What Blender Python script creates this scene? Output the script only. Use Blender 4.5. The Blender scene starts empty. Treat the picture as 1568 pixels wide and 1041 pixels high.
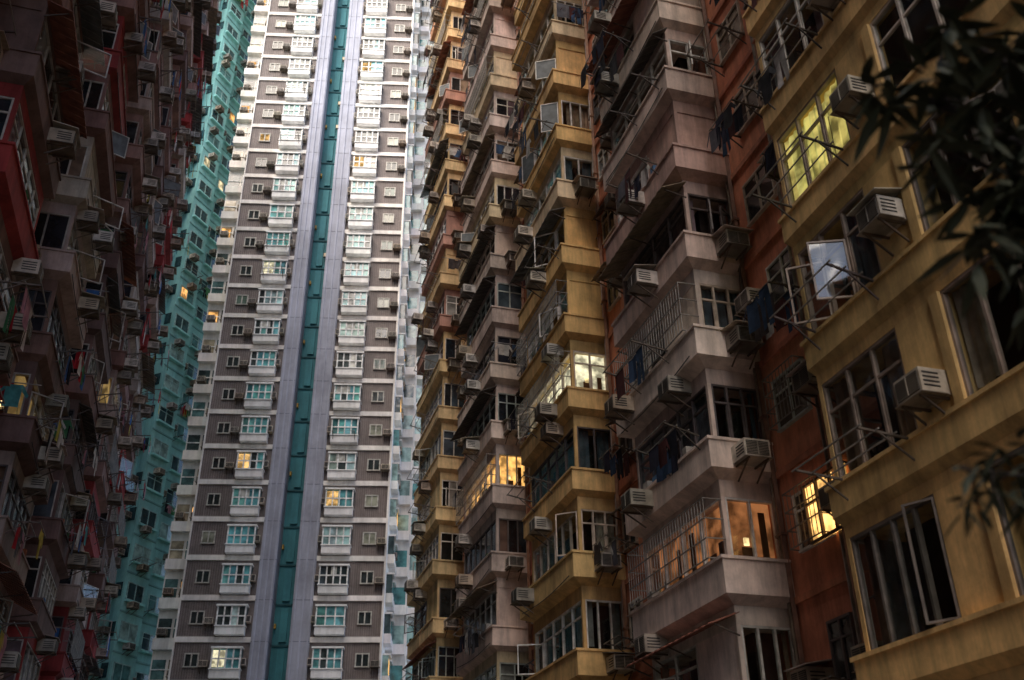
import bpy, math, random
import numpy as np
from mathutils import Matrix, Vector
R = random.Random(11)
rr = R.uniform
scene = bpy.context.scene

# ------------------------------------------------------------------ materials
def nt(name):
    m = bpy.data.materials.new(name); m.use_nodes = True
    t = m.node_tree; t.nodes.clear()
    out = t.nodes.new('ShaderNodeOutputMaterial')
    return m, t, out
def N(t, typ, **kw):
    n = t.nodes.new(typ)
    for k, v in kw.items():
        setattr(n, k, v)
    return n
def attr_mat(name, rough=0.8, grime=0.5, spec=0.3, bump=0.15, tile=None, scale=1.0, edge=False):
    m, t, out = nt(name); L = t.links.new
    b = N(t, 'ShaderNodeBsdfPrincipled')
    b.inputs['Roughness'].default_value = rough
    b.inputs['Specular IOR Level'].default_value = spec
    a = N(t, 'ShaderNodeAttribute', attribute_name='Col')
    tc = N(t, 'ShaderNodeTexCoord')
    mp = N(t, 'ShaderNodeMapping'); mp.inputs['Scale'].default_value = (2.0*scale, 2.0*scale, 0.28*scale)
    L(tc.outputs['Object'], mp.inputs['Vector'])
    n1 = N(t, 'ShaderNodeTexNoise'); n1.inputs['Scale'].default_value = 1.1; n1.inputs['Detail'].default_value = 5; n1.inputs['Roughness'].default_value = .72
    L(mp.outputs['Vector'], n1.inputs['Vector'])
    r1 = N(t, 'ShaderNodeMapRange'); r1.inputs[1].default_value = .3; r1.inputs[2].default_value = .6
    r1.inputs[3].default_value = 1-grime; r1.inputs[4].default_value = 1.05
    L(n1.outputs['Fac'], r1.inputs[0])
    n2 = N(t, 'ShaderNodeTexNoise'); n2.inputs['Scale'].default_value = 0.7*scale; n2.inputs['Detail'].default_value = 6; n2.inputs['Roughness'].default_value = .7
    L(tc.outputs['Object'], n2.inputs['Vector'])
    r2 = N(t, 'ShaderNodeMapRange'); r2.inputs[1].default_value = .35; r2.inputs[2].default_value = .62
    r2.inputs[3].default_value = 1-grime*.8; r2.inputs[4].default_value = 1.08
    L(n2.outputs['Fac'], r2.inputs[0])
    mu = N(t, 'ShaderNodeMath', operation='MULTIPLY'); L(r1.outputs[0], mu.inputs[0]); L(r2.outputs[0], mu.inputs[1])
    fac = mu.outputs[0]
    if tile:
        bt = N(t, 'ShaderNodeTexBrick'); bt.inputs['Scale'].default_value = tile
        bt.inputs['Color1'].default_value = (1,1,1,1); bt.inputs['Color2'].default_value = (.8,.8,.8,1); bt.inputs['Mortar'].default_value = (1.5,1.5,1.5,1)
        bt.inputs['Mortar Size'].default_value = .02
        rx = N(t, 'ShaderNodeMapping'); rx.inputs['Rotation'].default_value = (math.radians(90),0,0)
        L(tc.outputs['Object'], rx.inputs['Vector']); L(rx.outputs[0], bt.inputs['Vector'])
        m2 = N(t, 'ShaderNodeVectorMath', operation='MULTIPLY'); L(bt.outputs['Color'], m2.inputs[0]); L(fac, m2.inputs[1])
        fac = m2.outputs[0]
    mx = N(t, 'ShaderNodeVectorMath', operation='MULTIPLY'); L(a.outputs['Color'], mx.inputs[0]); L(fac, mx.inputs[1])
    L(mx.outputs[0], b.inputs['Base Color'])
    if bump:
        bp = N(t, 'ShaderNodeBump'); bp.inputs['Strength'].default_value = bump; bp.inputs['Distance'].default_value = .03
        n3 = N(t, 'ShaderNodeTexNoise'); n3.inputs['Scale'].default_value = 9; n3.inputs['Detail'].default_value = 2
        L(tc.outputs['Object'], n3.inputs['Vector']); L(n3.outputs['Fac'], bp.inputs['Height']); L(bp.outputs['Normal'], b.inputs['Normal'])
    L(b.outputs[0], out.inputs[0])
    return m
def plain_mat(name, rough, spec):
    m, t, out = nt(name); L = t.links.new
    b = N(t, 'ShaderNodeBsdfPrincipled'); b.inputs['Roughness'].default_value = rough; b.inputs['Specular IOR Level'].default_value = spec
    a = N(t, 'ShaderNodeAttribute', attribute_name='Col'); tc = N(t, 'ShaderNodeTexCoord')
    ns = N(t, 'ShaderNodeTexNoise'); ns.inputs['Scale'].default_value = 3.5; ns.inputs['Detail'].default_value = 3; L(tc.outputs['Object'], ns.inputs['Vector'])
    r = N(t, 'ShaderNodeMapRange'); r.inputs[1].default_value=.35; r.inputs[2].default_value=.65; r.inputs[3].default_value=.6; r.inputs[4].default_value=1.1
    L(ns.outputs['Fac'], r.inputs[0])
    mx = N(t, 'ShaderNodeVectorMath', operation='MULTIPLY'); L(a.outputs['Color'], mx.inputs[0]); L(r.outputs[0], mx.inputs[1])
    L(mx.outputs[0], b.inputs['Base Color']); L(b.outputs[0], out.inputs[0]); return m
def glass_mat(name):
    # thin pane: orientation independent Schlick reflection over clear transmission
    m, t, out = nt(name); L = t.links.new
    tr = N(t, 'ShaderNodeBsdfTransparent'); tr.inputs[0].default_value = (.78,.82,.8,1)
    gl = N(t, 'ShaderNodeBsdfGlossy'); gl.inputs['Roughness'].default_value = .08; gl.inputs[0].default_value=(.75,.78,.8,1)
    ge = N(t, 'ShaderNodeNewGeometry')
    dt = N(t, 'ShaderNodeVectorMath', operation='DOT_PRODUCT'); L(ge.outputs['Incoming'], dt.inputs[0]); L(ge.outputs['Normal'], dt.inputs[1])
    ab = N(t, 'ShaderNodeMath', operation='ABSOLUTE'); L(dt.outputs['Value'], ab.inputs[0])
    om = N(t, 'ShaderNodeMath', operation='SUBTRACT'); om.inputs[0].default_value=1; L(ab.outputs[0], om.inputs[1])
    pw = N(t, 'ShaderNodeMath', operation='POWER'); L(om.outputs[0], pw.inputs[0]); pw.inputs[1].default_value=4.5
    ma = N(t, 'ShaderNodeMath', operation='MULTIPLY_ADD'); L(pw.outputs[0], ma.inputs[0]); ma.inputs[1].default_value=.7; ma.inputs[2].default_value=.1
    tc = N(t, 'ShaderNodeTexCoord'); ns = N(t, 'ShaderNodeTexNoise'); ns.inputs['Scale'].default_value = 1.1; ns.inputs['Detail'].default_value = 2
    bp = N(t, 'ShaderNodeBump'); bp.inputs['Strength'].default_value = .25; bp.inputs['Distance'].default_value = .1
    L(tc.outputs['Object'], ns.inputs['Vector']); L(ns.outputs['Fac'], bp.inputs['Height']); L(bp.outputs[0], gl.inputs['Normal'])
    mx = N(t, 'ShaderNodeMixShader'); L(ma.outputs[0], mx.inputs[0]); L(tr.outputs[0], mx.inputs[1]); L(gl.outputs[0], mx.inputs[2])
    L(mx.outputs[0], out.inputs[0]); return m
def pane_mat(name):
    m, t, out = nt(name); L = t.links.new
    b = N(t, 'ShaderNodeBsdfPrincipled'); b.inputs['Roughness'].default_value = .14; b.inputs['Specular IOR Level'].default_value = .7
    a = N(t, 'ShaderNodeAttribute', attribute_name='Col')
    tc = N(t, 'ShaderNodeTexCoord'); ns = N(t, 'ShaderNodeTexNoise'); ns.inputs['Scale'].default_value = 1.7; ns.inputs['Detail'].default_value = 3
    L(tc.outputs['Object'], ns.inputs['Vector'])
    r = N(t, 'ShaderNodeMapRange'); r.inputs[1].default_value=.35; r.inputs[2].default_value=.65; r.inputs[3].default_value=.5; r.inputs[4].default_value=1.3
    L(ns.outputs['Fac'], r.inputs[0])
    mx = N(t, 'ShaderNodeVectorMath', operation='MULTIPLY'); L(a.outputs['Color'], mx.inputs[0]); L(r.outputs[0], mx.inputs[1])
    L(mx.outputs[0], b.inputs['Base Color'])
    bp = N(t, 'ShaderNodeBump'); bp.inputs['Strength'].default_value = .2; bp.inputs['Distance'].default_value = .1
    L(ns.outputs['Fac'], bp.inputs['Height']); L(bp.outputs[0], b.inputs['Normal'])
    L(b.outputs[0], out.inputs[0]); return m
def emit_mat(name, strength):
    m, t, out = nt(name); L = t.links.new
    e = N(t, 'ShaderNodeEmission'); e.inputs[1].default_value = strength
    a = N(t, 'ShaderNodeAttribute', attribute_name='Col')
    tc = N(t, 'ShaderNodeTexCoord'); ns = N(t, 'ShaderNodeTexNoise'); ns.inputs['Scale'].default_value = 2.3; ns.inputs['Detail'].default_value = 3
    L(tc.outputs['Object'], ns.inputs['Vector'])
    r = N(t, 'ShaderNodeMapRange'); r.inputs[1].default_value=.38; r.inputs[2].default_value=.62; r.inputs[3].default_value=.25; r.inputs[4].default_value=1.2
    L(ns.outputs['Fac'], r.inputs[0])
    mx = N(t, 'ShaderNodeVectorMath', operation='MULTIPLY'); L(a.outputs['Color'], mx.inputs[0]); L(r.outputs[0], mx.inputs[1])
    L(mx.outputs[0], e.inputs[0]); L(e.outputs[0], out.inputs[0])
    m.cycles.emission_sampling='NONE'
    return m

MATS = {
 'walls': attr_mat('painted_concrete', .85, .42),
 'tiles': attr_mat('tile_cladding', .6, .25, tile=3.0, bump=0),
 'clean': attr_mat('clean_paint', .7, .25, bump=0, scale=.6),
 'window_frames': plain_mat('aluminium_frame', .5, .4),
 'metalwork': plain_mat('rusty_metal', .6, .4),
 'air_conditioners': plain_mat('ac_plastic', .55, .35),
 'laundry': plain_mat('cloth', .95, .1),
 'curtains': plain_mat('curtain', .95, .1),
 'open_sash_panes': plain_mat('frosted_pane', .55, .4),
 'window_glass': glass_mat('window_glass'),
 'window_panes': pane_mat('dark_pane'),
 'lit_rooms': emit_mat('lit_room', 1.7),
}

# ------------------------------------------------------------------ builder
BF = [(0,3,2,1),(4,5,6,7),(0,1,5,4),(1,2,6,5),(2,3,7,6),(3,0,4,7)]
class MB:
    def __init__(s): s.v=[]; s.f=[]; s.c=[]
class Bld:
    def __init__(s, name, loc):
        s.name=name; s.loc=Vector(loc); s.m={}
    def g(s,k):
        if k not in s.m: s.m[k]=MB()
        return s.m[k]
    def finish(s):
        e = bpy.data.objects.new(s.name, None); e.empty_display_size=2
        scene.collection.objects.link(e); e.location=s.loc
        for k,mb in s.m.items():
            if not mb.v: continue
            me = bpy.data.meshes.new(s.name+'_'+k)
            v = np.array(mb.v, dtype=np.float32)-np.array(s.loc, dtype=np.float32)
            me.from_pydata(v.tolist(), [], mb.f)
            at = me.attributes.new('Col','FLOAT_COLOR','FACE')
            c = np.ones((len(mb.f),4), dtype=np.float32); c[:,:3]=np.array(mb.c, dtype=np.float32)
            at.data.foreach_set('color', c.ravel())
            me.materials.append(MATS[k]); me.update()
            o = bpy.data.objects.new(k, me); scene.collection.objects.link(o); o.parent=e
        return e
class Fr:
    """local frame: a = along, p = outward, z = up"""
    def __init__(s,o,u,n):
        s.o=Vector(o); s.u=Vector(u); s.n=Vector(n); s.flip = (s.u.x*s.n.y-s.u.y*s.n.x)<0
    def w(s,a,p,z):
        return (s.o.x+a*s.u.x+p*s.n.x, s.o.y+a*s.u.y+p*s.n.y, s.o.z+z)
    def sub(s,a,p,z,turn):
        o=s.w(a,p,z)
        if turn==0: return Fr(o,s.u,s.n)
        if turn==1: return Fr(o,s.n,-s.u)
        if turn==2: return Fr(o,s.n,s.u)
def hexa(mb,F,pts,col):
    i=len(mb.v); mb.v.extend(F.w(*p) for p in pts)
    fl=F.flip
    for f in BF:
        q=tuple(i+j for j in f)
        mb.f.append(q[::-1] if fl else q); mb.c.append(col)
def box(mb,F,a0,a1,p0,p1,z0,z1,col):
    hexa(mb,F,[(a0,p0,z0),(a1,p0,z0),(a1,p1,z0),(a0,p1,z0),(a0,p0,z1),(a1,p0,z1),(a1,p1,z1),(a0,p1,z1)],col)
def quad(mb,F,pts,col):
    i=len(mb.v); mb.v.extend(F.w(*p) for p in pts); mb.f.append((i,i+1,i+2,i+3)); mb.c.append(col)
def bar(mb,F,p,q,r,col):
    P=Vector(F.w(*p)); Q=Vector(F.w(*q)); d=(Q-P)
    if d.length<1e-6: return
    d.normalize(); up=Vector((0,0,1)) if abs(d.z)<.9 else Vector((1,0,0))
    x=d.cross(up).normalized()*r; y=d.cross(x).normalized()*r
    i=len(mb.v)
    for E in (P,Q):
        for s,t in ((-1,-1),(1,-1),(1,1),(-1,1)):
            k=E+x*s+y*t; mb.v.append((k.x,k.y,k.z))
    for f in BF: mb.f.append(tuple(i+j for j in f)); mb.c.append(col)
def jit(c,a=.06):
    k=1+rr(-a,a); return (max(0,c[0]*k*(1+rr(-a,a)*.4)),max(0,c[1]*k),max(0,c[2]*k*(1+rr(-a,a)*.4)))
def sc(c,k): return (c[0]*k,c[1]*k,c[2]*k)

FRAMES=[(.75,.72,.68),(.66,.65,.62),(.8,.78,.74),(.12,.1,.1),(.44,.5,.47),(.6,.52,.44),(.7,.65,.58)]
CURT=[(.6,.52,.42),(.5,.36,.26),(.4,.42,.42),(.65,.61,.54),(.25,.16,.12),(.38,.28,.32),(.15,.2,.25)]
DARKCLOTH=[(.02,.02,.03),(.03,.03,.05),(.04,.04,.045),(.12,.12,.14),(.08,.03,.03),(.04,.07,.13),(.45,.43,.41),(.06,.05,.05)]
BRIGHT=[(.02,.02,.03),(.6,.58,.55),(.45,.03,.04),(.05,.15,.4),(.1,.35,.37),(.6,.5,.1),(.15,.15,.17),(.5,.25,.3),(.08,.25,.12),(.7,.68,.66)]
CLOTH=DARKCLOTH

def sash(B,F,w,h,fc,t=.035):
    m=B.g('window_frames')
    box(m,F,0,w,-.02,.02,0,t,fc); box(m,F,0,w,-.02,.02,h-t,h,fc)
    box(m,F,0,t,-.02,.02,t,h-t,fc); box(m,F,w-t,w,-.02,.02,t,h-t,fc)
    high = F.o.z>22
    quad(B.g('open_sash_panes' if high else 'window_glass'),F,[(t,0,t),(w-t,0,t),(w-t,0,h-t),(t,0,h-t)],(.1,.12,.13))
def glazed(B,F,w,h,n,fc,curtain=None,transom=True,openp=.13,opaque=False):
    m=B.g('window_frames'); t=.05
    box(m,F,0,w,-.05,.05,0,t,fc); box(m,F,0,w,-.05,.05,h-t,h,fc)
    dx=w/n; zt=h*.7 if transom else h
    for i in range(n+1):
        x=min(max(i*dx,t/2),w-t/2)
        box(m,F,x-t/2,x+t/2,-.045,.045,t,h-t,fc)
    cov=rr(0,.8); side=R.random()<.5
    for i in range(n):
        x0=i*dx+t/2; x1=(i+1)*dx-t/2
        if transom: box(m,F,x0,x1,-.03,.03,zt-.025,zt+.025,fc)
        if R.random()<openp:
            ang=rr(.5,1.3); u=F.u*math.cos(ang)+F.n*math.sin(ang); nn=F.n*math.cos(ang)-F.u*math.sin(ang)
            G=Fr(F.w(x0,.05,t),u,nn); sash(B,G,x1-x0,(zt if transom else h)-2*t,fc)
            if opaque: quad(B.g('window_panes'),F,[(x0,-.03,t),(x1,-.03,t),(x1,-.03,h-t),(x0,-.03,h-t)],(.01,.01,.01))
        elif opaque:
            q=(i+.5)/n; q=q if side else 1-q
            pc=sc(curtain,.45) if (curtain and q<cov) else jit((.022,.024,.028),.5)
            quad(B.g('window_panes'),F,[(x0,0,t),(x1,0,t),(x1,0,h-t),(x0,0,h-t)],jit(pc,.15))
        else:
            quad(B.g('window_glass'),F,[(x0,0,t),(x1,0,t),(x1,0,h-t),(x0,0,h-t)],(1,1,1))
            if transom:
                f2=sc(fc,.9)
                box(m,F,x0,x0+.03,-.02,.015,t,zt-.03,f2); box(m,F,x1-.03,x1,-.02,.015,t,zt-.03,f2)
    if curtain is not None and not opaque:
        mb=B.g('curtains')
        cov=rr(.3,.95)
        if R.random()<.5: segs=[(0.05,w*cov)]
        else: segs=[(.05,w*cov*.45),(w-w*cov*.45,w-.05)]
        for (c0,c1) in segs:
            k=max(2,int((c1-c0)/.09))
            pts=[(c0+(c1-c0)*j/k, -.13-.035*(j%2)-rr(0,.015)) for j in range(k+1)]
            zb=rr(0,.25)
            for j in range(k):
                quad(mb,F,[(pts[j][0],pts[j][1],zb),(pts[j+1][0],pts[j+1][1],zb),(pts[j+1][0],pts[j+1][1],h-.02),(pts[j][0],pts[j][1],h-.02)],jit(sc(curtain,.75),.08))
def flatwin(B,F,w,h,n,fc,pc,t=.05,transom=True):
    m=B.g('window_frames')
    box(m,F,-.02,w+.02,0,.1,-t,0,sc(fc,.9)); box(m,F,0,w,0,.08,h-t,h,fc)
    dx=w/n
    for i in range(n+1):
        x=min(max(i*dx,t/2),w-t/2); box(m,F,x-t/2,x+t/2,0,.075,0,h-t,fc)
    if transom: box(m,F,0,w,0,.065,h*.68-.02,h*.68+.02,fc)
    box(B.g('window_panes'),F,.01,w-.01,0,.03,.01,h-.02,pc)
def ac(B,F,a,z,p=0,w=.62,h=.42,d=.6,canopy=True,dim=1.0):
    m=B.g('air_conditioners'); k=R.choice([(.6,.53,.43),(.5,.46,.41),(.66,.6,.53),(.36,.32,.27),(.5,.4,.3)]); k=sc(jit(k,.1),dim)
    box(m,F,a,a+w,p,p+d,z,z+h,k)
    dk=(.03,.03,.03)
    box(m,F,a+.04,a+w-.04,p+d,p+d+.012,z+.05,z+h-.05,dk)
    for i in range(8):
        zz=z+.06+i*(h-.13)/7.6; box(m,F,a+.04,a+w-.04,p+d+.012,p+d+.02,zz,zz+.014,sc(k,.5))
    box(m,F,a+w*.5-.012,a+w*.5+.012,p+d+.012,p+d+.03,z+.05,z+h-.05,sc(k,.6))
    for sgn in (0,1):
        x=a-.008 if sgn==0 else a+w-.004
        for i in range(4):
            box(m,F,x,x+.012,p+d*.35,p+d*.9,z+.1+i*.07,z+.125+i*.07,dk)
    mm=B.g('metalwork'); rc=(.1,.07,.05)
    for x in (a+.08,a+w-.08):
        bar(mm,F,(x,p,z-.03),(x,p+d,z-.03),.018,rc); bar(mm,F,(x,p,z-.38),(x,p+d*.9,z-.04),.015,rc)
    box(m,F,a-.04,a+w+.04,p+.08,p+d+.04,z-.012,z-.002,sc(k,.5))
    if canopy and R.random()<.45:
        e=rr(.05,.15); hexa(mm,F,[(a-.1,p,z+h+.14),(a+w+.1,p,z+h+.14),(a+w+.1,p+d+e,z+h+.02),(a-.1,p+d+e,z+h+.02),(a-.1,p,z+h+.16),(a+w+.1,p,z+h+.16),(a+w+.1,p+d+e,z+h+.04),(a-.1,p+d+e,z+h+.04)],jit((.4,.34,.28),.3))
def condenser(B,F,a,z,p):
    m=B.g('air_conditioners'); k=jit((.66,.62,.56),.1)
    box(m,F,a,a+.8,p+.1,p+.42,z,z+.56,k)
    c=(a+.3,p+.425,z+.28)
    for r_,cc,pp in ((.23,(.02,.02,.02),.0),(.06,sc(k,.8),.02)):
        i=len(m.v); n=18
        m.v.extend(F.w(c[0]+r_*math.cos(6.283*j/n),c[1]+pp,c[2]+r_*math.sin(6.283*j/n)) for j in range(n))
        m.f.append(tuple(i+j for j in range(n))); m.c.append(cc)
    for j in range(5):
        t=6.283*j/5; bar(m,F,(c[0]+.06*math.cos(t),c[1]+.01,c[2]+.06*math.sin(t)),(c[0]+.22*math.cos(t+.4),c[1]+.01,c[2]+.22*math.sin(t+.4)),.014,(.25,.25,.25))
    for x in (a+.1,a+.7): bar(B.g('metalwork'),F,(x,p,z-.02),(x,p+.5,z-.02),.02,(.1,.08,.06)); bar(B.g('metalwork'),F,(x,p,z-.4),(x,p+.45,z-.03),.016,(.1,.08,.06))
def canopy(B,F,a0,a1,z,p,dep,col):
    m=B.g('metalwork'); n=max(3,int((a1-a0)/.16)); dr=rr(.15,.4)
    for i in range(n):
        x0=a0+(a1-a0)*i/n; x1=a0+(a1-a0)*(i+1)/n; o=.025*(i%2)
        hexa(m,F,[(x0,p,z+o),(x1,p,z+o),(x1,p+dep,z-dr+o),(x0,p+dep,z-dr+o),(x0,p,z+o+.02),(x1,p,z+o+.02),(x1,p+dep,z-dr+o+.02),(x0,p+dep,z-dr+o+.02)],jit(col,.1))
    for x in (a0+.1,(a0+a1)/2,a1-.1): bar(m,F,(x,p,z-.45),(x,p+dep*.85,z-dr*.85-.02),.015,(.08,.06,.05))
def garment(B,F,a,p,z,kind,along,col):
    m=B.g('laundry')
    def P(x,y,o=0): return (a+x,p+o,z+y) if along=='a' else (a+o,p+x,z+y)
    o=lambda: rr(-.04,.04)
    def pol(pts):
        i=len(m.v); m.v.extend(F.w(*P(x,y,w)) for x,y,w in pts); m.f.append(tuple(range(i,i+len(pts)))); m.c.append(jit(col,.1))
    L=rr(.55,.8)
    if kind==0:
        w=rr(.2,.27); a1,b1,c1,d1=o(),o(),o(),o()
        pol([(-w,-.03,0),(0,-.06,b1),(0,-L,c1),(-w*.95,-L-.02,a1)]); pol([(0,-.06,b1),(w,-.03,0),(w*.95,-L+.02,d1),(0,-L,c1)])
        pol([(-w,-.03,0),(-w,-.22,a1),(-w-.16,-.42,a1),(-w-.2,-.34,0)]); pol([(w,-.03,0),(w+.2,-.34,0),(w+.16,-.42,d1),(w,-.22,d1)])
    elif kind==1:
        a1,b1=o(),o(); L+=.25
        pol([(-.2,0,0),(.2,0,0),(.2,-.25,b1),(-.2,-.25,a1)]); pol([(-.2,-.25,a1),(-.01,-.25,0),(-.06,-L,b1),(-.22,-L,a1)]); pol([(.01,-.25,0),(.2,-.25,b1),(.22,-L+.03,a1),(.05,-L+.03,b1)])
    else:
        w=rr(.15,.28); k=4; pr=[(-w+2*w*j/k,o()) for j in range(k+1)]
        for j in range(k): pol([(pr[j][0],0,0),(pr[j+1][0],0,0),(pr[j+1][0],-L,pr[j+1][1]),(pr[j][0],-L,pr[j][1])])
def rack(B,F,a0,a1,z,p,clothes):
    m=B.g('metalwork'); c=jit((.09,.07,.06),.3); d=rr(.7,1.1); up=rr(0,.25)
    for x in (a0,a1):
        bar(m,F,(x,p,z),(x,p+d,z+up),.018,c); bar(m,F,(x,p,z-.35),(x,p+d*.6,z+up*.6),.013,c)
    for j in range(1,4):
        q=j/3.; bar(m,F,(a0-.1,p+d*q,z+up*q+.01),(a1+.1,p+d*q,z+up*q+.01),.011,(.3,.28,.25))
    if clothes:
        for j in (1,2,3):
            if R.random()<.6:
                x=a0+.1
                while x<a1-.2:
                    if R.random()<.8: garment(B,F,x+.15,p+d*j/3,z+up*j/3,R.choice([0,0,1,2]),'a',R.choice(CLOTH))
                    x+=rr(.35,.55)
def cage(B,F,w,h,d,fc):
    m=B.g('metalwork'); n=max(3,int(w/.14))
    for i in range(n+1):
        x=w*i/n; bar(m,F,(x,d,0),(x,d,h),.008,fc)
    for z in (0,h*.33,h*.66,h):
        bar(m,F,(0,d,z),(w,d,z),.012,fc)
        for x in (0,w): bar(m,F,(x,0,z),(x,d,z),.012,fc)
def pipe(B,F,a,p,z0,z1,col,r=.055):
    bar(B.g('metalwork'),F,(a,p+r+.03,z0),(a,p+r+.03,z1),r,col)
    z=z0
    while z<z1:
        box(B.g('metalwork'),F,a-r-.03,a+r+.03,p,p+2*r+.06,z,z+.06,sc(col,.7)); z+=2.8

H=2.8; Z0=6.9
# ------------------------------------------------------------------ tenement style building
def bay(B,F,s0,s1,P,z,wc,style,k,lit=None,flats=False,opaque=False):
    W=B.g('walls'); L=s1-s0; dim=style.get('acdim',1)
    e=style.get('lip',.22)*rr(.7,1.3); ph=(.68 if flats else .85)+rr(-.05,.05)
    c=jit(wc,.1)
    if R.random()<style.get('alt',.15): c=jit(R.choice(style['altc']),.1)
    G=Fr(F.w(0,0,z),F.u,F.n)
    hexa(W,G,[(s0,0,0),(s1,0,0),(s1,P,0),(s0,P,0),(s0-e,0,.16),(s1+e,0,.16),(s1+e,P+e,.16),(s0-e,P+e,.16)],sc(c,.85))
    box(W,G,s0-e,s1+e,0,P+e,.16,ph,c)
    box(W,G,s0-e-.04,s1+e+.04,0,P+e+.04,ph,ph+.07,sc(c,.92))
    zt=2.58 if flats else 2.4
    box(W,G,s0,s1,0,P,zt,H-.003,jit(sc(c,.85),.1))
    zs=ph+.07; h=zt-zs
    if lit:
        box(B.g('lit_rooms'),G,s0+.25,s1-.25,0,P-.3,zs,zt,lit)
        big=max(lit)
        if big>.25:
            for x in (s0+.5,s0+L*.6): box(B.g('lit_rooms'),G,x,x+.35,P-.3,P-.24,zt-.3,zt-.12,(lit[0]/big*1.6,lit[1]/big*1.5,lit[2]/big*1.3))
        for _ in range(6):
            x=rr(s0+.4,s1-.6); box(B.g('curtains'),G,x,x+rr(.1,.3),P-.29,P-.26,zs,zs+rr(.3,h),(.12,.06,.03))
        box(B.g('curtains'),G.sub(s0+.24,0,zs,1),.15,.3,0,.03,0,h*rr(.4,.9),(.15,.08,.04))
        box(B.g('curtains'),G.sub(s0+.24,0,zs,1),.5,.8,0,.03,0,h*rr(.2,.4),(.2,.1,.05))
        box(B.g('lit_rooms'),G.sub(s0+.24,0,zs,1),.62,.74,0,.04,h*.3,h*.42,(1.6,1.1,.5))
    elif not opaque:
        box(B.g('curtains'),G,s0+.6,s1-.6,0,max(.2,P-.7),zs,zt,jit((.04,.035,.035),.5))  # room core, not a curtain: unlit interior's darkness is put into its colour
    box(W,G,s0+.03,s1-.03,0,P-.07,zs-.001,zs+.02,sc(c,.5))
    for (x0,x1) in ((s0,s0+.1),(s1-.1,s1)):
        box(W,G,x0,x1,P-.1,P,zs,zt,sc(c,.9))
    fc=jit(R.choice(style.get('frames',FRAMES)),.08)
    cu=R.choice(CURT) if (R.random()<.7 and not lit) else None
    mode=R.random(); closed=style.get('closed',.12)
    n=max(3,int(round(L/rr(.75,1.05))))
    if flats:
        x=s1-.1; first=True
        while x-3.2>s0:
            ww=2.15; cu2=R.choice(CURT) if (R.random()<.75 and not (lit and first)) else None
            if lit and first:
                kk=22
                pts=[(x-ww+.03+(ww-.06)*j/kk, P-.16-.04*(j%2)) for j in range(kk+1)]
                for j in range(kk):
                    if j in (7,15): continue
                    quad(B.g('lit_rooms'),G,[(pts[j][0],pts[j][1],zs+.05),(pts[j+1][0],pts[j+1][1],zs+.05),(pts[j+1][0],pts[j+1][1],zt-.04),(pts[j][0],pts[j][1],zt-.04)],jit(sc(lit,.75),.2))
            if lit and not first: box(B.g('curtains'),G,x-3.2,x,0,P-.2,zs+.02,zt-.01,(.04,.035,.03))  # dark block added to cover the glowing core behind the other windows
            S=Fr(G.w(x-ww,P-.06,zs),F.u,F.n); glazed(B,S,ww,h,R.choice([3,3,4]),jit(R.choice(style['frames']),.08),cu2,transom=R.random()<.7,openp=.0 if lit else .08)
            box(W,G,x-3.25,x-ww,P-.5,P,zs,zt,jit(c,.05))
            box(W,G,x-3.25,x-3.05,P,P+.05,zs,zt,sc(c,.8))
            if R.random()<.85: ac(B,G,x-ww-.85,zs+rr(.1,.6),P,dim=dim,canopy=R.random()<.5,w=.58,h=.4,d=.5)
            if R.random()<.5: rack(B,G,x-ww+.1,x-.3,zs-.05,P+.1,R.random()<.15)
            x-=3.25; first=False
        box(W,G,s0+.1,x,P-.5,P,zs,zt,jit(c,.05))
    elif mode<closed and not lit:
        box(W,G,s0+.1,s0+L*.45,P-.1,P-.02,zs,zt,jit(c,.15))
        S2=Fr(G.w(s0+L*.45,P-.06,zs),F.u,F.n); glazed(B,S2,L*.55-.1,h,2,fc,cu,opaque=opaque)
    else:
        S=Fr(G.w(s0+.1,P-.06,zs),F.u,F.n)
        glazed(B,S,L-.2,h,n,fc,cu,transom=R.random()<.75,opaque=opaque)
    for turn in (1,2):
        a=s0+.06 if turn==1 else s1-.06
        E=G.sub(a,0,zs,turn)
        if R.random()<.1 and not lit: box(W,E,0,P-.1,-.04,.03,0,h,jit(c,.15))
        else: glazed(B,E,P-.1,h,3 if R.random()<.4 else 2,fc,cu,transom=R.random()<.6,openp=.1,opaque=opaque)
    if flats: return
    q=R.random()
    if q<.27 and not lit: canopy(B,G,s0-.2,s1+.2,zt+.2,P,rr(.45,.85),R.choice([(.1,.09,.08),(.25,.2,.14),(.16,.17,.17),(.3,.12,.08)]))
    elif q<.38:
        cage(B,Fr(G.w(s0,P,zs+.02),F.u,F.n),L,h-.1,.3+e*.5,(.25,.24,.22))
    if R.random()<.65: ac(B,G,s0+rr(.1,L-.9),ph-.5,P+e,dim=dim)
    if R.random()<.45: ac(B,G,s0+rr(.1,L-.9),zt+.1,P,dim=dim)
    if R.random()<.4 and not lit: ac(B,G.sub(s0-e,0,0,1),rr(.1,.5),rr(.15,.35),0,dim=dim)
    if R.random()<.6:
        x=s0+rr(0,L*.4); rack(B,G,x,min(s1,x+rr(1.2,1.9)),ph+rr(-.1,.3),P+e,R.random()<style.get('clothes',.5))
    if R.random()<.16:
        for i in range(4): garment(B,G,s0-e-.1,.2+.28*i,zs+.9,R.choice([0,1,2]),'p',R.choice(CLOTH))
        bar(B.g('metalwork'),G,(s0-e-.1,0,zs+.92),(s0-e-.1,P+e,zs+.92),.012,(.3,.3,.3))
    if R.random()<.5:
        z1,z2=rr(0,.3),rr(0,.3); prev=None
        for i in range(7):
            t=i/6; q_=(s0+L*t,P+e+.02,.1+z1+(z2-z1)*t-.12*math.sin(math.pi*t))
            if prev: bar(B.g('metalwork'),G,prev,q_,.01,(.05,.05,.05))
            prev=q_
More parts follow.
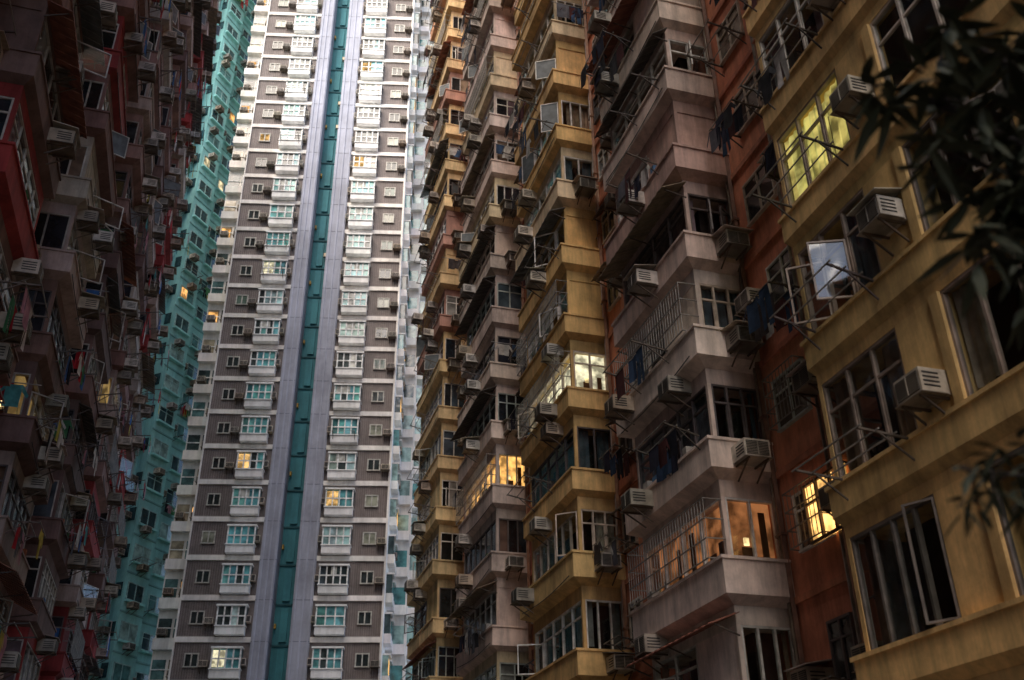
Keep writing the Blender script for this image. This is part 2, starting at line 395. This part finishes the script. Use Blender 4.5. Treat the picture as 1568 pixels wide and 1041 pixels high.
    for _ in range(3):
        if R.random()<.4:
            x=rr(s0,s1-.3); box(B.g('curtains'),G,x,x+rr(.15,.3),P+e-.2,P+e,ph+.07,ph+rr(.15,.35),R.choice([(.05,.12,.04),(.3,.1,.05),(.1,.2,.35),(.4,.38,.35)]))

def recess(B,F,s0,s1,z,wc,style):
    G=Fr(F.w(0,0,z),F.u,F.n); dim=style.get('acdim',1)
    c=jit(wc,.12)
    W=B.g('walls')
    box(W,G,s0,s1,0,.06,0,.14,sc(c,.8))
    x=s0+.35
    while x<s1-1.1:
        ww=rr(.8,1.35); ww=min(ww,s1-x-.2)
        fc=R.choice(FRAMES); zz=1.0
        S=Fr(G.w(x,0,zz),F.u,F.n); pc=R.choice([(.02,.022,.026),(.03,.03,.03),(.05,.05,.05),(.1,.08,.06),(.02,.03,.04)])
        flatwin(B,S,ww,1.2,2,fc,pc)
        if R.random()<.05: box(B.g('lit_rooms'),S,.06,ww-.06,.031,.034,.05,1.1,sc((1.,.5,.16),rr(.4,.9)))
        r=R.random()
        if r<.35: canopy(B,G,x-.15,x+ww+.15,zz+1.4,0,rr(.35,.6),R.choice([(.12,.1,.09),(.3,.25,.18),(.3,.14,.1)]))
        elif r<.5: cage(B,S,ww,1.2,.3,(.2,.18,.16))
        if R.random()<.5: rack(B,G,x,x+ww,zz-.1,0,R.random()<style.get('clothes',.5))
        x+=ww+.1
        if x<s1-.8:
            if R.random()<.85: ac(B,G,x,rr(.9,1.3),0,dim=dim)
            x+=.8
        x+=rr(.1,.4)

def tenement(name,F,bays,sA,sB,k0,k1,recess_cols,styles,lits,depth=10,opq=()):
    B=Bld(name,F.w((sA+sB)/2,-depth/2,0))
    W=B.g('walls')
    top=Z0+H*k1
    for k in range(k0,k1):
        z=Z0+H*k
        box(W,F,sA,sB,-depth,-.0,z+.002,z+H,jit(recess_cols[k%len(recess_cols)],.05))
    box(W,F,sA,sB,-depth,.02,0,Z0+H*k0,(.3,.25,.22))
    box(W,F,sA-.2,sB+.2,-depth,.5,top,top+.25,(.35,.3,.27)); box(W,F,sA-.2,sB+.2,.3,.5,top+.25,top+1.2,(.35,.3,.27))
    for bi,(s0,s1,P,st) in enumerate(bays):
        style=styles[st]
        for k in range(k0,k1):
            z=Z0+H*k
            wc=style['cols'](k); lt=lits.get((st,k))
            if lt is None and R.random()<style.get('litp',0): lt=sc(R.choice([(1.,.5,.15),(.9,.55,.2)]),rr(.15,.5))
            bay(B,F,s0,s1,P,z,wc,style,k,lt,flats=(st=='E'),opaque=(st in opq and lt is None))
    prev=sA; gaps=[]
    for (s0,s1,P,st) in bays:
        if s0-prev>1.5: gaps.append((prev+.3,s0-.3,st))
        prev=s1
    if sB-prev>1.5: gaps.append((prev+.3,sB-.3,'x'))
    for (g0,g1,st) in gaps:
        for k in range(k0,k1):
            recess(B,F,g0,g1,Z0+H*k,recess_cols[k%len(recess_cols)],{'clothes':.55,'acdim':styles[bays[0][3]].get('acdim',1)})
        for x in (g0-.05,g0+(g1-g0)*.5,g1-.0):
            pipe(B,F,x,0,0,top,jit((.4,.2,.14),.3),rr(.035,.06))
            if R.random()<.6: pipe(B,F,x+.16,0,0,top,jit((.4,.34,.3),.3),.035)
    return B

a=math.radians(17)
u=Vector((-math.sin(a),math.cos(a),0)); nr=Vector((-math.cos(a),-math.sin(a),0)); nl=-nr
FR=Fr(Vector((4.56,20.9,0))-nr*1.3,u,nr)
FL=Fr(Vector((0,0,0))+nr*7.1,u,nl)
Y=(.88,.585,.25); YP=(.87,.7,.46); WH=(.86,.72,.65); GR=(.72,.56,.48); OR=(.74,.29,.17)
styles={
 'E':dict(cols=lambda k:Y,lip=.12,alt=.0,altc=[Y],clothes=.15,closed=.0,frames=[(.3,.24,.2),(.45,.38,.33),(.6,.55,.5),(.2,.17,.15)],acdim=.85),
 'D':dict(cols=lambda k:(WH if k<3 else GR),lip=.3,alt=.15,altc=[(.79,.66,.56),(.64,.43,.36)],clothes=.6),
 'C':dict(cols=lambda k:(Y if k not in (6,9,12) else YP),lip=.28,alt=.08,altc=[(.74,.5,.38),(.8,.69,.57)],clothes=.55,litp=.03),
 'B':dict(cols=lambda k:(.8,.65,.57),lip=.28,alt=.25,altc=[(.85,.77,.7),(.56,.39,.34),(.83,.67,.44)],litp=.04),
 'A':dict(cols=lambda k:(.87,.64,.35),lip=.28,alt=.3,altc=[(.78,.42,.25),(.83,.72,.6),(.52,.29,.22)],litp=.06),
 'Z':dict(cols=lambda k:GR,alt=.2,altc=[Y]),
 'L':dict(cols=lambda k:R.choice([(.26,.15,.13),(.31,.19,.17),(.29,.045,.045),(.19,.12,.11),(.46,.35,.32)]),lip=.25,alt=.15,altc=[(.36,.05,.05),(.5,.45,.4)],clothes=.9,acdim=.85,
    frames=[(.5,.48,.45),(.36,.35,.33),(.6,.58,.55),(.1,.08,.08)],litp=.03),
}
litsR={('D',0):(.24,.085,.03),('C',3):(.95,.82,.55),('B',3):(1.2,.58,.16),('E',2):(.62,.5,.14),('A',-1):(.9,.36,.1),('D',9):(.5,.25,.08)}
right=tenement('right_apartment_building',FR,[(-27,-20,1.5,'Z'),(-15,-5.0,1.9,'E'),(0,4.3,1.3,'D'),(8.9,13.6,1.3,'C'),(18.1,23.3,1.3,'B'),(28.6,34.2,1.3,'A')],
   -40,34.4,-2,21,[OR,(.78,.34,.21),(.68,.26,.16)],styles,litsR,opq=('A','B','Z'))
G=Fr(FR.w(-2.9,.08,Z0+.95),u,nr)
box(right.g('lit_rooms'),G,0,1.5,.0,.03,0,1.25,(1.6,.85,.25))
for x in (0,.48,.98,1.45): box(right.g('window_frames'),G,x,x+.05,0,.1,0,1.25,(.1,.06,.04))
for z in (0,.8,1.2): box(right.g('window_frames'),G,0,1.5,0,.09,z,z+.05,(.1,.06,.04))
condenser(right,FR,8.0,Z0+H*0-1.2,.3)
right.finish()

CLOTH=BRIGHT
lc=[(.28,.14,.12),(.31,.18,.15),(.31,.1,.1)]
bl=[(-20,-13,1.4,'L'),(-8,-3,1.4,'L'),(2,7,1.4,'L')]
s=11.0
for i in range(6):
    bl.append((s,s+4.4,1.4,'L')); s+=8.6
left=tenement('left_apartment_building',FL,bl,-30,60.5,-2,21,lc,styles,{},opq=('L',))
left.finish()

# ------------------------------------------------------------------ modern residential tower
tu=Vector((.9976,.07,0)).normalized(); tn=Vector((.07,-.9976,0)).normalized()
FT=Fr((-15.9,68.2,0),tu,tn)
T=Bld('residential_tower',FT.w(0,-4,0))
BR=(.185,.16,.153); CR=(.86,.84,.8); LV=(.37,.4,.49); TB=(.045,.19,.22); WT=(.9,.92,.91)
nf=44; top=nf*H
Wt=T.g('tiles'); Wc=T.g('clean')
box(Wt,FT,-6.9,-1.9,-8,0,0,top,BR); box(Wt,FT,2.0,6.7,-8,0,0,top,BR)
box(Wc,FT,-1.9,2.0,-8,-1.3,0,top,TB)
box(Wc,FT,-7.0,-6.9,-8,.15,0,top+1,CR); box(Wc,FT,6.7,6.85,-8,.15,0,top+1,CR)
for (x0,x1) in ((-1.9,-.75),(.65,2.0)):
    box(Wc,FT,x0,x1,-1.5,.25,0,top+1,LV)
    for j in range(3):
        x=x0+.12+j*(x1-x0-.3)/2; box(Wc,FT,x,x+.1,.25,.32,0,top+1,sc(LV,1.12))
box(Wc,FT,-7,6.85,-8,.2,top,top+1.4,CR)
box(Wc,FT,-9.0,-7.0,-8,-2.6,0,top-4,CR)
box(Wc,FT,6.85,8.3,-9,-4.5,0,top-4,CR)
for k in range(nf):
    z=k*H
    G=Fr(FT.w(0,0,z),tu,tn)
    box(Wc,G,-.75,.65,-1.3,-1.22,.0,.12,sc(TB,.5))
    box(Wc,G,-.3,.2,-1.3,-1.15,.3,2.6,jit(sc(TB,1.15),.05))
    if k%2==0: box(T.g('metalwork'),G,-.68,-.56,-1.3,-1.0,1.2,1.5,(.5,.3,.05))
    for (x0,x1) in ((-1.9,-.75),(.65,2.0)):
        box(Wc,G,x0-.01,x1+.01,-1.4,.262,0,.05,sc(LV,.6))
    if R.random()<.3: box(T.g('air_conditioners'),G,.3,.62,-1.1,-.8,1,1.35,(.6,.5,.35))
    for sgn,(b0,b1),(w0,w1) in ((-1,(-6.9,-4.35),(-4.3,-2.35)),(1,(4.35,6.7),(2.3,4.3))):
        x0,x1=(b0,-1.9) if sgn<0 else (2.0,b1)
        box(Wc,G,x0,x1,0,.14,0,.34,jit(CR,.05))
        box(Wc,G,b0,b1,0,.1,.34,.4,(.5,.48,.46))
        n=14
        for j in range(n):
            x=b0+.1+(b1-b0-.2)*j/n; box(Wt,G,x,x+.04,0,.04,.4,H-.02,sc(BR,1.35))
        box(Wc,G,w0,w1,0,.62,.42,.95,jit(WT,.05)); box(Wc,G,w0-.06,w1+.06,0,.7,.95,1.02,WT)
        box(Wc,G,w0-.06,w1+.06,0,.7,2.3,2.42,WT); box(Wc,G,w0,w1,0,.5,1.02,2.3,(.1,.16,.17))
        r=R.random()
        pc=(.14,.42,.43) if r<.6 else ((.4,.6,.57) if r<.8 else ((.05,.07,.08) if r<.92 else (.7,.7,.65)))
        n=R.choice([4,4,4,3])
        for j in range(n):
            xa=w0+(w1-w0)*j/n; xb=w0+(w1-w0)*(j+1)/n
            box(T.g('window_panes'),G,xa+.03,xb-.03,.5,.54,1.03,2.29,jit(pc,.35) if R.random()<.8 else (.05,.07,.07))
        for j in range(n+1):
            x=w0+(w1-w0-.09)*j/n; box(T.g('window_frames'),G,x,x+.09,.5,.62,1.02,2.3,WT)
        zz=1.6; box(T.g('window_frames'),G,w0,w1,.5,.6,zz,zz+.09,WT)
        if R.random()<.12: box(T.g('lit_rooms'),G,w0+.1,w0+.9,.545,.55,1.1,2.2,R.choice([(.6,.36,.13),(.55,.5,.33)]))
        if R.random()<.3: box(T.g('curtains'),G,w0+.1+rr(0,.8),w0+1.2,.548,.556,1.7,2.25,(.6,.62,.58))
        bx=b0+.75
        flatwin(T,Fr(G.w(bx,.05,1.25),tu,tn),.95,.85,2,(.55,.55,.5),R.choice([(.03,.04,.04),(.1,.15,.12),(.03,.04,.04),(.3,.32,.25)]),t=.08,transom=False)
        if R.random()<.05: box(T.g('lit_rooms'),G,bx+.08,bx+.9,.081,.084,1.3,2.0,(.6,.35,.12))
        if R.random()<.75: ac(T,G,bx+1.05,1.15,.04,w=.6,h=.42,d=.45,canopy=False)
        ax=w1+.02 if sgn<0 else w0-.3
        box(T.g('air_conditioners'),G,ax,ax+.3,.0,.5,1.25,1.7,jit((.55,.5,.42),.15))
        box(T.g('air_conditioners'),G,ax+.03,ax+.27,.5,.52,1.3,1.65,(.05,.05,.05))
        if R.random()<.2: rack(T,G,w0+.2,w1-.2,.95,.65,False)
    for (x0,x1,p0) in ((-9.0,-7.9,-2.6),(-7.9,-7.05,-2.6)):
        box(Wc,G,x0,x1,p0,p0+.5,0,.75,jit(CR,.1)); box(T.g('window_panes'),G,x0+.1,x1-.1,p0,p0+.05,.9,2.2,R.choice([(.1,.2,.2),(.05,.08,.08),(.4,.35,.25)]))
        box(T.g('window_frames'),G,x0+.05,x1-.05,p0,p0+.12,1.5,1.57,WT)
        if R.random()<.6: ac(T,G,x0+.2,1.0,p0,canopy=False)
        if R.random()<.12: box(T.g('lit_rooms'),G,x0+.15,x1-.2,p0+.06,p0+.07,1.,2.,(.8,.4,.12))
    E=G.sub(6.85,-8,0,2)
    for (x0,x1) in ((3.6,4.9),(5.7,7.0)):
        box(Wc,E,x0,x1,0,.5,.2,.85,jit(CR,.1)); box(Wc,E,x0,x1,0,.55,2.2,2.32,CR)
        box(T.g('window_panes'),E,x0+.05,x1-.05,0,.42,.85,2.2,R.choice([(.1,.28,.28),(.3,.45,.42),(.05,.08,.08)]))
        if R.random()<.14: box(T.g('lit_rooms'),E,x0,x1,.425,.43,1.0,2.,(.8,.45,.15))
        if R.random()<.5: ac(T,E,x0-.7,1.,0,canopy=False)
    E=G.sub(8.3,-9,0,2)
    box(Wc,G,6.9,8.2,-4.5,-4.0,.1,.8,jit(CR,.1)); box(T.g('window_panes'),G,7.0,8.1,-4.5,-4.45,.9,2.2,R.choice([(.1,.28,.28),(.3,.45,.42),(.05,.08,.08)]))
    for (x0,x1) in ((1.0,2.2),(2.8,4.0)):
        box(Wc,E,x0,x1,0,.5,.2,.85,jit(CR,.1)); box(T.g('window_panes'),E,x0+.05,x1-.05,0,.42,.85,2.2,R.choice([(.1,.28,.28),(.3,.45,.42)]))
T.finish()

# ------------------------------------------------------------------ teal towers behind
def teal(name,P0,P1,hgt,wc,depth=14,colw=3.3):
    P0=Vector(P0); P1=Vector(P1); uu=(P1-P0).normalized(); n=Vector((uu.y,-uu.x,0))
    F=Fr(P0,uu,n); L=(P1-P0).length; B=Bld(name,F.w(L/2,-depth/2,0))
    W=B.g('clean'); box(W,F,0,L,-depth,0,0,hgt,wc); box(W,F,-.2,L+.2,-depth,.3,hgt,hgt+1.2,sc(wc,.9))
    nc=int(L/colw)
    for c in range(nc):
        x=c*colw+.25
        pr=.9 if c%2==0 else .0
        if pr: box(W,F,x-.1,x+2.3,0,pr,0,hgt,sc(wc,1.1))
        pipe(B,F,x+2.75,0,0,hgt,(.35,.5,.48),.07)
        for k in range(int(hgt/H)):
            G=Fr(F.w(0,0,k*H),uu,n)
            pc=R.choice([(.02,.06,.07),(.04,.1,.11),(.1,.25,.25),(.3,.45,.42),(.02,.05,.06)])
            flatwin(B,Fr(G.w(x+.2,pr,1.0),uu,n),1.7,1.2,2,(.4,.62,.6),pc,t=.07,transom=R.random()<.5)
            box(W,G,x+.1,x+2.0,pr,pr+.3,.75,.9,sc(wc,1.3)); box(W,G,x-.1,x+2.3,pr,pr+.06,.0,.12,sc(wc,.7))
            if pr:
                E=G.sub(x-.1,0,1.1,1); box(B.g('window_panes'),E,.15,.75,0,.04,0,1.0,(.03,.07,.08))
            if R.random()<.7: ac(B,G,x+.3+rr(0,.8),.35 if R.random()<.5 else 2.25,pr,canopy=False)
            if R.random()<.5: ac(B,G,x+2.35,1.2,0,canopy=False)
            if R.random()<.09: box(B.g('lit_rooms'),G,x+.3,x+1.0,pr+.09,pr+.1,1.1,2.0,R.choice([(.8,.4,.13),(.6,.5,.3)]))
            if R.random()<.15: rack(B,G,x,x+1.6,.8,pr,R.random()<.6)
    B.finish()
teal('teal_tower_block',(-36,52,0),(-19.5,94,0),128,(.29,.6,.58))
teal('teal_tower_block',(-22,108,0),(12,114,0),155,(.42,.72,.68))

# ------------------------------------------------------------------ ground
def simple_mat(name,col,rough=.9,scale=.6):
    m,t,out=nt(name); L=t.links.new; b=N(t,'ShaderNodeBsdfPrincipled'); b.inputs['Roughness'].default_value=rough
    tc=N(t,'ShaderNodeTexCoord'); ns=N(t,'ShaderNodeTexNoise'); ns.inputs['Scale'].default_value=scale; ns.inputs['Detail'].default_value=8
    cr=N(t,'ShaderNodeValToRGB'); cr.color_ramp.elements[0].position=.3; cr.color_ramp.elements[1].position=.7
    cr.color_ramp.elements[0].color=(*sc(col,.55),1); cr.color_ramp.elements[1].color=(*sc(col,1.3),1)
    L(tc.outputs['Object'],ns.inputs['Vector']); L(ns.outputs['Fac'],cr.inputs[0]); L(cr.outputs[0],b.inputs['Base Color']); L(b.outputs[0],out.inputs[0]); return m
me=bpy.data.meshes.new('ground'); me.from_pydata([(-900,-900,0),(900,-900,0),(900,900,0),(-900,900,0)],[],[(0,1,2,3)])
me.materials.append(simple_mat('courtyard_paving',(.2,.17,.14))); g=bpy.data.objects.new('ground',me); scene.collection.objects.link(g)

# ------------------------------------------------------------------ tree
bark=simple_mat('bark',(.04,.03,.025),.95,8); leafm=simple_mat('leaf',(.036,.042,.018),.7,3)
tv=[];tf=[]; lv=[];lf=[]
def tube(pts,r0,r1):
    n=8; base=len(tv)
    for i,p in enumerate(pts):
        p=Vector(p); d=(Vector(pts[min(i+1,len(pts)-1)])-Vector(pts[max(i-1,0)])).normalized()
        x=d.cross(Vector((.3,.9,.1))).normalized(); y=d.cross(x); r=r0+(r1-r0)*i/(len(pts)-1)
        for j in range(n):
            q=p+(x*math.cos(6.283*j/n)+y*math.sin(6.283*j/n))*r; tv.append(q[:])
    for i in range(len(pts)-1):
        for j in range(n): tf.append((base+i*n+j,base+i*n+(j+1)%n,base+(i+1)*n+(j+1)%n,base+(i+1)*n+j))
def leaf(p,d,L,w):
    d=d.normalized(); s_=d.cross(Vector((rr(-.4,.4),rr(-.4,.4),1))).normalized(); nn=d.cross(s_)
    i=len(lv)
    prof=[(0,.0),(.25,.8),(.5,1),(.78,.6),(1,0)]
    for t,ww in prof:
        c=p+d*L*t-Vector((0,0,1))*(L*.35*t*t)
        if ww==0: lv.append(c[:])
        else: lv.extend([(c+s_*w*ww+nn*w*.3)[:],c[:],(c-s_*w*ww+nn*w*.3)[:]])
    lf.extend([(i,i+1,i+2),(i,i+2,i+3)])
    for k in (0,1):
        b=i+1+3*k; lf.extend([(b,b+3,b+4,b+1),(b+1,b+4,b+5,b+2)])
    b=i+7; lf.extend([(b,b+3,b+1),(b+1,b+3,b+2)])
def cluster(p,n,L):
    p=Vector(p)
    for _ in range(n):
        d=Vector((rr(-1,1),rr(-1,1),rr(-.9,.5))); leaf(p+Vector((rr(-.06,.06),rr(-.06,.06),rr(-.06,.06))),d,L*rr(.7,1.2),L*.125)
base=Vector((4.1,4.2,0))
tube([base,base+Vector((.05,0,1.5)),base+Vector((-.05,.1,3.0)),base+Vector((.1,.2,4.4))],.16,.1)
def branch(p,q,r,nl,L=.3,t0=.3,spread=.3):
    p=Vector(p);q=Vector(q); mid=(p+q)/2+Vector((rr(-.15,.15),rr(-.15,.15),rr(0,.2)))
    tube([p,mid,q],r,r*.35)
    for i in range(nl):
        t=t0+(1.02-t0)*(i+1)/nl; c=(p.lerp(mid,t*2) if t<.5 else mid.lerp(q,t*2-1))
        e=c+Vector((rr(-spread,spread),rr(-spread,spread),rr(-spread,spread*.8))); tube([c,e],r*.3,r*.12); cluster(e,R.randint(7,11),L)
top_=base+Vector((.1,.2,4.4)); m_=base+Vector((-.05,.1,3.0))
branch(top_,(2.3,4.4,5.75),.04,12,.3,.5,.2)
branch(top_,(2.55,4.5,5.3),.04,11,.28,.55,.2)
branch(top_,(2.6,4.4,4.85),.035,11,.28,.55,.2)
branch(top_,(2.7,4.35,6.1),.035,12,.3,.5,.22)
branch(m_+Vector((0,0,.9)),(2.55,4.45,4.5),.03,9,.27,.6,.13)
branch(m_,(2.2,4.6,3.42),.022,12,.17,.62,.15)
branch(top_,(4.6,3.6,6.2),.06,14); branch(top_,(4.9,5.0,5.8),.06,14); branch(top_,(4.2,4.2,6.6),.06,14); branch(m_,(4.9,3.4,4.6),.05,10)
te=bpy.data.objects.new('courtyard_tree',None); scene.collection.objects.link(te)
for nme,v,f,mt in (('trunk',tv,tf,bark),('leaves',lv,lf,leafm)):
    me=bpy.data.meshes.new(nme); me.from_pydata(v,[],f); me.materials.append(mt); o=bpy.data.objects.new(nme,me); scene.collection.objects.link(o); o.parent=te

# ------------------------------------------------------------------ light
w=bpy.data.worlds.new('World'); scene.world=w; w.use_nodes=True
bg=w.node_tree.nodes['Background']; sk=w.node_tree.nodes.new('ShaderNodeTexSky'); sk.sky_type='NISHITA'; sk.sun_disc=False
sun_az=math.radians(216); sun_el=math.radians(46)
sk.sun_elevation=sun_el; sk.sun_rotation=sun_az; sk.dust_density=3.0
w.node_tree.links.new(sk.outputs[0],bg.inputs[0]); bg.inputs[1].default_value=.38
sl=bpy.data.lights.new('sun','SUN'); sl.energy=7.0; sl.angle=math.radians(70); sl.color=(1,.83,.65)
so=bpy.data.objects.new('sun',sl); scene.collection.objects.link(so)
d=Vector((math.sin(sun_az)*math.cos(sun_el),math.cos(sun_az)*math.cos(sun_el),math.sin(sun_el)))
so.rotation_euler=d.to_track_quat('Z','Y').to_euler()
# ------------------------------------------------------------------ camera
cam=bpy.data.cameras.new('camera'); co=bpy.data.objects.new('camera',cam); scene.collection.objects.link(co)
cam.lens=35; cam.sensor_width=36; cam.clip_end=3000; cam.clip_start=.05
M=Matrix.Rotation(math.radians(90+29.3),4,'X')@Matrix.Rotation(math.radians(-.82),4,'Z')
co.matrix_world=Matrix.Translation((0,0,1.6))@M
cam.dof.use_dof=True; cam.dof.focus_distance=32; cam.dof.aperture_fstop=1.0
scene.camera=co
scene.view_settings.view_transform='Standard'; scene.view_settings.look='None'; scene.view_settings.exposure=0
print('done', len(bpy.data.objects))
